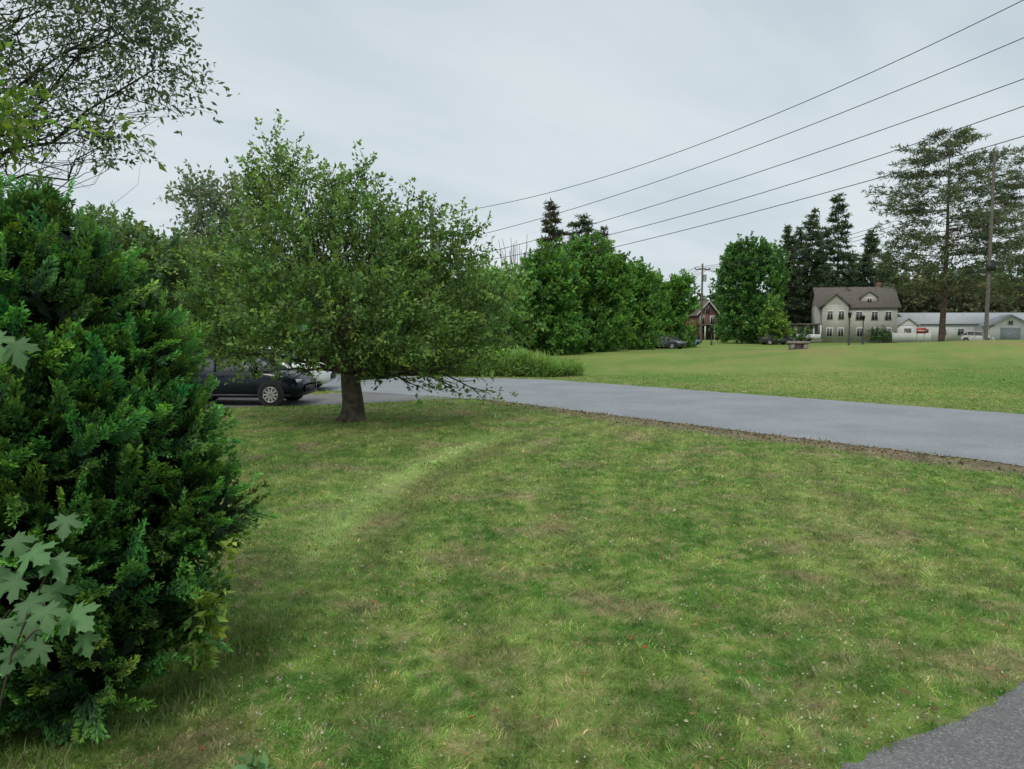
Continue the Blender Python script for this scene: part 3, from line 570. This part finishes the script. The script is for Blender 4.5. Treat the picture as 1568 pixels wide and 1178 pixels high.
for u,v,d in [(1299,478,84),(1320,483,92),(1089,500,95)]:
    e=empty('street_lamp',(bx(u,d),d,0)); t=hz(v,d); m=MB(); m.tube([(0,0,0),(0,0,.5),(0,0,.52),(0,0,t-.7)],np.array([.14,.12,.07,.06]),8); m.tube([(0,0,t-.7),(0,0,t-.65),(0,0,t-.15),(0,0,t-.12),(0,0,t)],np.array([.05,.15,.22,.25,.02]),8); m.make('post_and_lantern',BLACK,e,True)
WIRE=simple('wire_rubber',(.02,.02,.022),.6,.1)
e=empty('power_lines',(0,0,0)); m=MB()
def fit(pts,Sx=38.4,y0=14,y1=42.95,r=.014):
    ys=[];zs=[]
    for u,v in pts:
        b_=(u-784)/1141; y_=Sx/(1+b_); ys.append(y_); zs.append(hz(v,y_))
    c=np.polyfit(ys,zs,2); yy=np.linspace(y0,y1,60); m.tube(np.stack([Sx-yy,yy,np.polyval(c,yy)],1),r,5)
fit([(1568,8),(1330,116),(1100,212),(850,300),(665,331)])
fit([(1568,62),(1330,162),(1100,248),(925,308),(735,362)])
fit([(1568,122),(1330,213),(1100,287),(925,338),(735,392)])
fit([(1568,165),(1400,222),(1200,290),(925,362),(735,402)])
fit([(1568,212),(1350,272),(1100,340),(925,385),(735,424)])
m.make('wires',WIRE,e)
m=MB()
pA=np.array([bx(1073,110),110,hz(410,110)]); 
for tgt in [(bx(1272,120),120,hz(438,120)),(bx(1500,62),62,hz(300,62)),(bx(1000,150),150,hz(432,150)),(bx(870,150),150,hz(470,150))]:
    for k in range(3):
        o=np.array([(-1,0,1)[k]*.9,0,-.15*k]); q=bez(pA+o,np.array(tgt)+o,(0,0,-2.0),14); m.tube(q,.025,4)
e2=empty('telephone_lines',(0,0,0)); m.make('wires',WIRE,e2)
e=empty('red_sign',(bx(1409,106),106,0)); cbox('board',e,-.65,.65,-.04,.04,1.4,2.2,simple('sign_red',(.45,.05,.04),.5,.08)); cbox('lettering_band',e,-.5,.5,-.055,-.042,1.7,1.85,TRIM); m=MB(); m.box(-.6,-.5,.045,.14,0,2.2); m.box(.5,.6,.045,.14,0,2.2); m.make('posts',TRIM,e)
e=empty('white_fence',(bx(1366,108),108,0)); m=MB()
for i in range(42): m.box(i*.13,i*.13+.10,-.02,.02,.08,1.45)
for i in range(4): m.box(i*1.8-.06,i*1.8+.06,-.06,.06,0,1.6)
m.box(0,5.45,.022,.07,.4,.5); m.box(0,5.45,.022,.07,1.1,1.2); m.make('pickets',TRIM,e)
xw,yw=bx(1222,48),48.; zg=float(mound(xw,yw)); e=empty('stone_bench',(xw,yw,zg)); m=MB(); m.box(-.68,.68,-.25,.25,.34,.48); m.box(-.55,-.3,-.2,.2,-.1,.338); m.box(.3,.55,-.2,.2,-.1,.338); m.box(-.298,.298,.0,.12,-.1,.338); m.make('seat_and_supports',CONC,e)
# ------------------------------------------------------------------ cars
TYRE=simple('tyre',(.018,.018,.018),.9,.2); RIM=simple('alloy',(.5,.5,.52),.35,.1,metal=.8); TAIL=simple('tail_lens',(.35,.02,.02),.3); HEAD=simple('head_lens',(.5,.53,.55),.15,.1)
def car(name,loc,rot,paint,scale=1.0):
    e=empty(name,loc,rot); e.scale=(scale,)*3
    st=[(2.16,.38,.60,.55),(2.12,.30,.72,.72),(1.98,.24,.84,.82),(1.6,.22,.95,.87),(1.1,.22,1.02,.885),(.85,.22,1.03,.89),(.3,.22,1.02,.89),(-.6,.22,1.03,.89),(-1.3,.22,1.05,.885),(-1.8,.25,1.06,.86),(-2.05,.30,1.02,.80),(-2.14,.38,.85,.68)]
    V=[]
    for x,zb,zt_,w in st:
        h=zt_-zb; ring=[(-w*.8,zb),(-w*.98,zb+.08*h),(-w,zb+.35*h),(-w*1.0,zb+.62*h),(-w*.965,zb+.86*h),(-w*.86,zt_),(-w*.4,zt_+.02),(w*.4,zt_+.02),(w*.86,zt_),(w*.965,zb+.86*h),(w*1.0,zb+.62*h),(w,zb+.35*h),(w*.98,zb+.08*h),(w*.8,zb)]
        V+= [(x,a,b) for a,b in ring]
    k=14; Q=[(i*k+j,i*k+(j+1)%k,(i+1)*k+(j+1)%k,(i+1)*k+j) for i in range(len(st)-1) for j in range(k)]
    m=MB(); m.add(V,Q)
    for s0 in (0,(len(st)-1)*k):
        m.Q[-1]=np.concatenate([m.Q[-1],[(s0+i,s0+i+1,s0+12-i,s0+13-i) for i in range(6)]])
    m.make('body',paint,e,True)
    prof=[(1.15,1.0),(.42,1.43),(-.4,1.49),(-1.3,1.46),(-1.98,1.06)]
    wl=.80;wu=.61; g=MB(); Vv=[]
    for x,z in prof:
        f=(z-1.0)/.48; w=wl+(wu-wl)*f; Vv+=[(x,-wl,.99),(x,-w,z),(x,w,z),(x,wl,.99)]
    Qg=[(i*4+j,i*4+j+1,i*4+j+5,i*4+j+4) for i in range(4) for j in range(3)]; g.add(Vv,Qg); g.make('windows',GLS,e)
    r=MB(); rv=[(.46,1.43),(.1,1.475),(-.5,1.51),(-1.1,1.495),(-1.42,1.45)]; Vr=[]
    for x,z in rv: Vr+=[(x,-.63,z-.015),(x,-.5,z+.02),(x,.5,z+.02),(x,.63,z-.015)]
    r.add(Vr,[(i*4+j,i*4+j+1,i*4+j+5,i*4+j+4) for i in range(4) for j in range(3)])
    for s in (-1,1):
        for a,b in (((1.15,.815*s,1.0),(.42,.635*s,1.435)),((-.35,.815*s,1.0),(-.40,.625*s,1.49)),((-1.25,.815*s,1.0),(-1.30,.625*s,1.465)),((-1.98,.80*s,1.06),(-1.36,.63*s,1.45))): r.tube([a,b],.035,4)
        r.tube([(.42,.635*s,1.435),(-.4,.63*s,1.495),(-1.3,.63*s,1.46)],.03,4); r.box(.72,.9,.86*s-.1,.86*s+.1,1.0,1.14)
    r.make('roof_and_pillars',paint,e)
    w=MB();rm=MB();ar=MB()
    for x in (1.32,-1.30):
        for s in (-1,1):
            y=s*.80; w.tube([(x,y-.11,.33),(x,y-.10,.33),(x,y+.10,.33),(x,y+.11,.33)],np.array([.27,.33,.33,.27]),24)
            ar.tube([(x,s*.78,.36),(x,s*.905,.36)],.385,24); c=[(x+.385*math.cos(t),s*.9052,.36+.385*math.sin(t)) for t in np.linspace(0,2*math.pi,24,endpoint=False)]
            ar.add(c,[(i,i+1,22-i,23-i) for i in range(11)])
            w.tube([(x,s*.80,.33),(x,s*.915,.33)],.33,24); r2=[(x+.33*math.cos(t),s*.9152,.33+.33*math.sin(t)) for t in np.linspace(0,2*math.pi,24,endpoint=False)]; w.add(r2,[(i,i+1,22-i,23-i) for i in range(11)])
            for q in range(10):
                t=q*2*math.pi/10; a=np.array([math.cos(t),0,math.sin(t)]); b_=np.array([-math.sin(t),0,math.cos(t)]); c0=np.array([x,s*.922,.33])
                rm.add([c0-b_*.02,c0+b_*.02,c0+a*.21+b_*.03,c0+a*.21-b_*.03],[(0,1,2,3)])
            rm.tube([(x+.215*math.cos(t),s*.92,.33+.215*math.sin(t)) for t in np.linspace(0,2*math.pi,25)],.015,4)
    ar.make('wheel_arches',BLACK,e); w.make('tyres',TYRE,e); rm.make('rims',RIM,e)
    m=MB(); [m.box(1.97,2.12,s*.64-.12,s*.64+.12,.66,.76) for s in (-1,1)]; m.make('headlights',HEAD,e)
    m=MB(); [m.box(-2.12,-1.98,s*.68-.10,s*.68+.10,.78,.98) for s in (-1,1)]; m.make('tail_lights',TAIL,e)
    m=MB(); m.box(2.13,2.17,-.4,.4,.40,.56); [m.box(-1.9,1.9,s*.895-.01,s*.895+.01,.27,.34) for s in (-1,1)]; m.make('grille_and_sills',BLACK,e)
    m=MB()
    for s in (-1,1):
        for x in (.82,-.33,-1.1): m.box(x-.006,x+.006,s*.893-.006,s*.893+.006,.36,.97)
        for x in (-.15,-.95): m.box(x-.09,x+.09,s*.895-.012,s*.895+.012,.84,.87)
    m.make('door_lines',BLACK,e)
def paint(n,c,coat=.6): return simple(n,c,.3,.05,1,spec=.5,coat=coat)
car('black_car',(bx(366,22.6)-.28,23.3,.008),math.radians(-4),simple('paint_black',(.004,.006,.016),.2,.05,1,spec=.35,coat=.0),1.05)
car('white_car',(bx(412,28),28.2,.014),math.radians(3),paint('paint_white',(.62,.64,.66)),1.08)
car('blue_car',(bx(1042,88),88,0),math.radians(-35),paint('paint_blue',(.14,.20,.36)))
car('dark_car',(bx(1018,80),80,0),math.radians(-40),paint('paint_dark',(.03,.035,.04)))
car('white_car',(bx(1493,108),107,0),math.radians(-60),paint('paint_white_far',(.6,.6,.6)),1.1)
car('dark_car',(bx(1165,104),98,0),math.radians(5),paint('paint_dark2',(.02,.02,.025)))
# ------------------------------------------------------------------ overcast sky (brightest overhead) and light
wd=bpy.data.worlds.new('World'); S.world=wd; wd.use_nodes=True; nt=wd.node_tree; nt.nodes.clear()
out=nd(nt,'ShaderNodeOutputWorld'); bg=nd(nt,'ShaderNodeBackground'); bg.inputs[1].default_value=.1
sky=nd(nt,'ShaderNodeTexSky',sky_type='NISHITA'); sky.sun_disc=False; sky.sun_elevation=math.radians(52); sky.sun_rotation=math.radians(200)
tc=nd(nt,'ShaderNodeTexCoord').outputs['Generated']; sp=nd(nt,'ShaderNodeSeparateXYZ'); nt.links.new(tc,sp.inputs[0])
zc=mth(nt,'MAXIMUM',sp.outputs[2],0.0); dn=mth(nt,'ADD',zc,.20)
cb=nd(nt,'ShaderNodeCombineXYZ')
px=mth(nt,'DIVIDE',sp.outputs[0],dn); py=mth(nt,'DIVIDE',sp.outputs[1],dn)
ua=mth(nt,'ADD',mth(nt,'MULTIPLY',px,.75),mth(nt,'MULTIPLY',py,.66)); ub=mth(nt,'SUBTRACT',mth(nt,'MULTIPLY',py,.75),mth(nt,'MULTIPLY',px,.66))
nt.links.new(mth(nt,'MULTIPLY',ua,.45),cb.inputs[0]); nt.links.new(ub,cb.inputs[1])
n1=noise(nt,cb.outputs[0],.8,4,.45); n2=noise(nt,cb.outputs[0],2.3,4,.5)
g=ss(nt,zc,0.0,.5); base=mixc(nt,g,(7.7,8.4,8.7),(5.5,6.4,7.0))
cl=mth(nt,'ADD',mth(nt,'MULTIPLY',n1,.65),mth(nt,'MULTIPLY',n2,.35))
base=mixc(nt,mth(nt,'MULTIPLY',ss(nt,cl,.43,.62),.65),base,(7.8,8.35,8.6)); base=mixc(nt,mth(nt,'MULTIPLY',ss(nt,cl,.52,.37),.45),base,(4.8,5.75,6.5))
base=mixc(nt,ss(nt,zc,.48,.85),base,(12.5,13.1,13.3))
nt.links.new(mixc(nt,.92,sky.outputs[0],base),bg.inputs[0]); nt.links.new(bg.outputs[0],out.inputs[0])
su=bpy.data.lights.new('sun','SUN'); su.energy=1.5; su.angle=math.radians(14); su.color=(1,.95,.87)
so=bpy.data.objects.new('sun',su); S.collection.objects.link(so); so.rotation_euler=(math.radians(38),0,math.radians(-20))
cam=bpy.data.cameras.new('camera'); co=bpy.data.objects.new('camera',cam); S.collection.objects.link(co)
co.location=(0,0,CAMH); co.rotation_euler=(math.radians(90-4.46),0,0); cam.sensor_width=36; cam.lens=36*1141/1568; cam.clip_end=4000; cam.clip_start=.05
S.camera=co
S.view_settings.view_transform='Standard'; S.view_settings.look='None'; S.view_settings.exposure=0
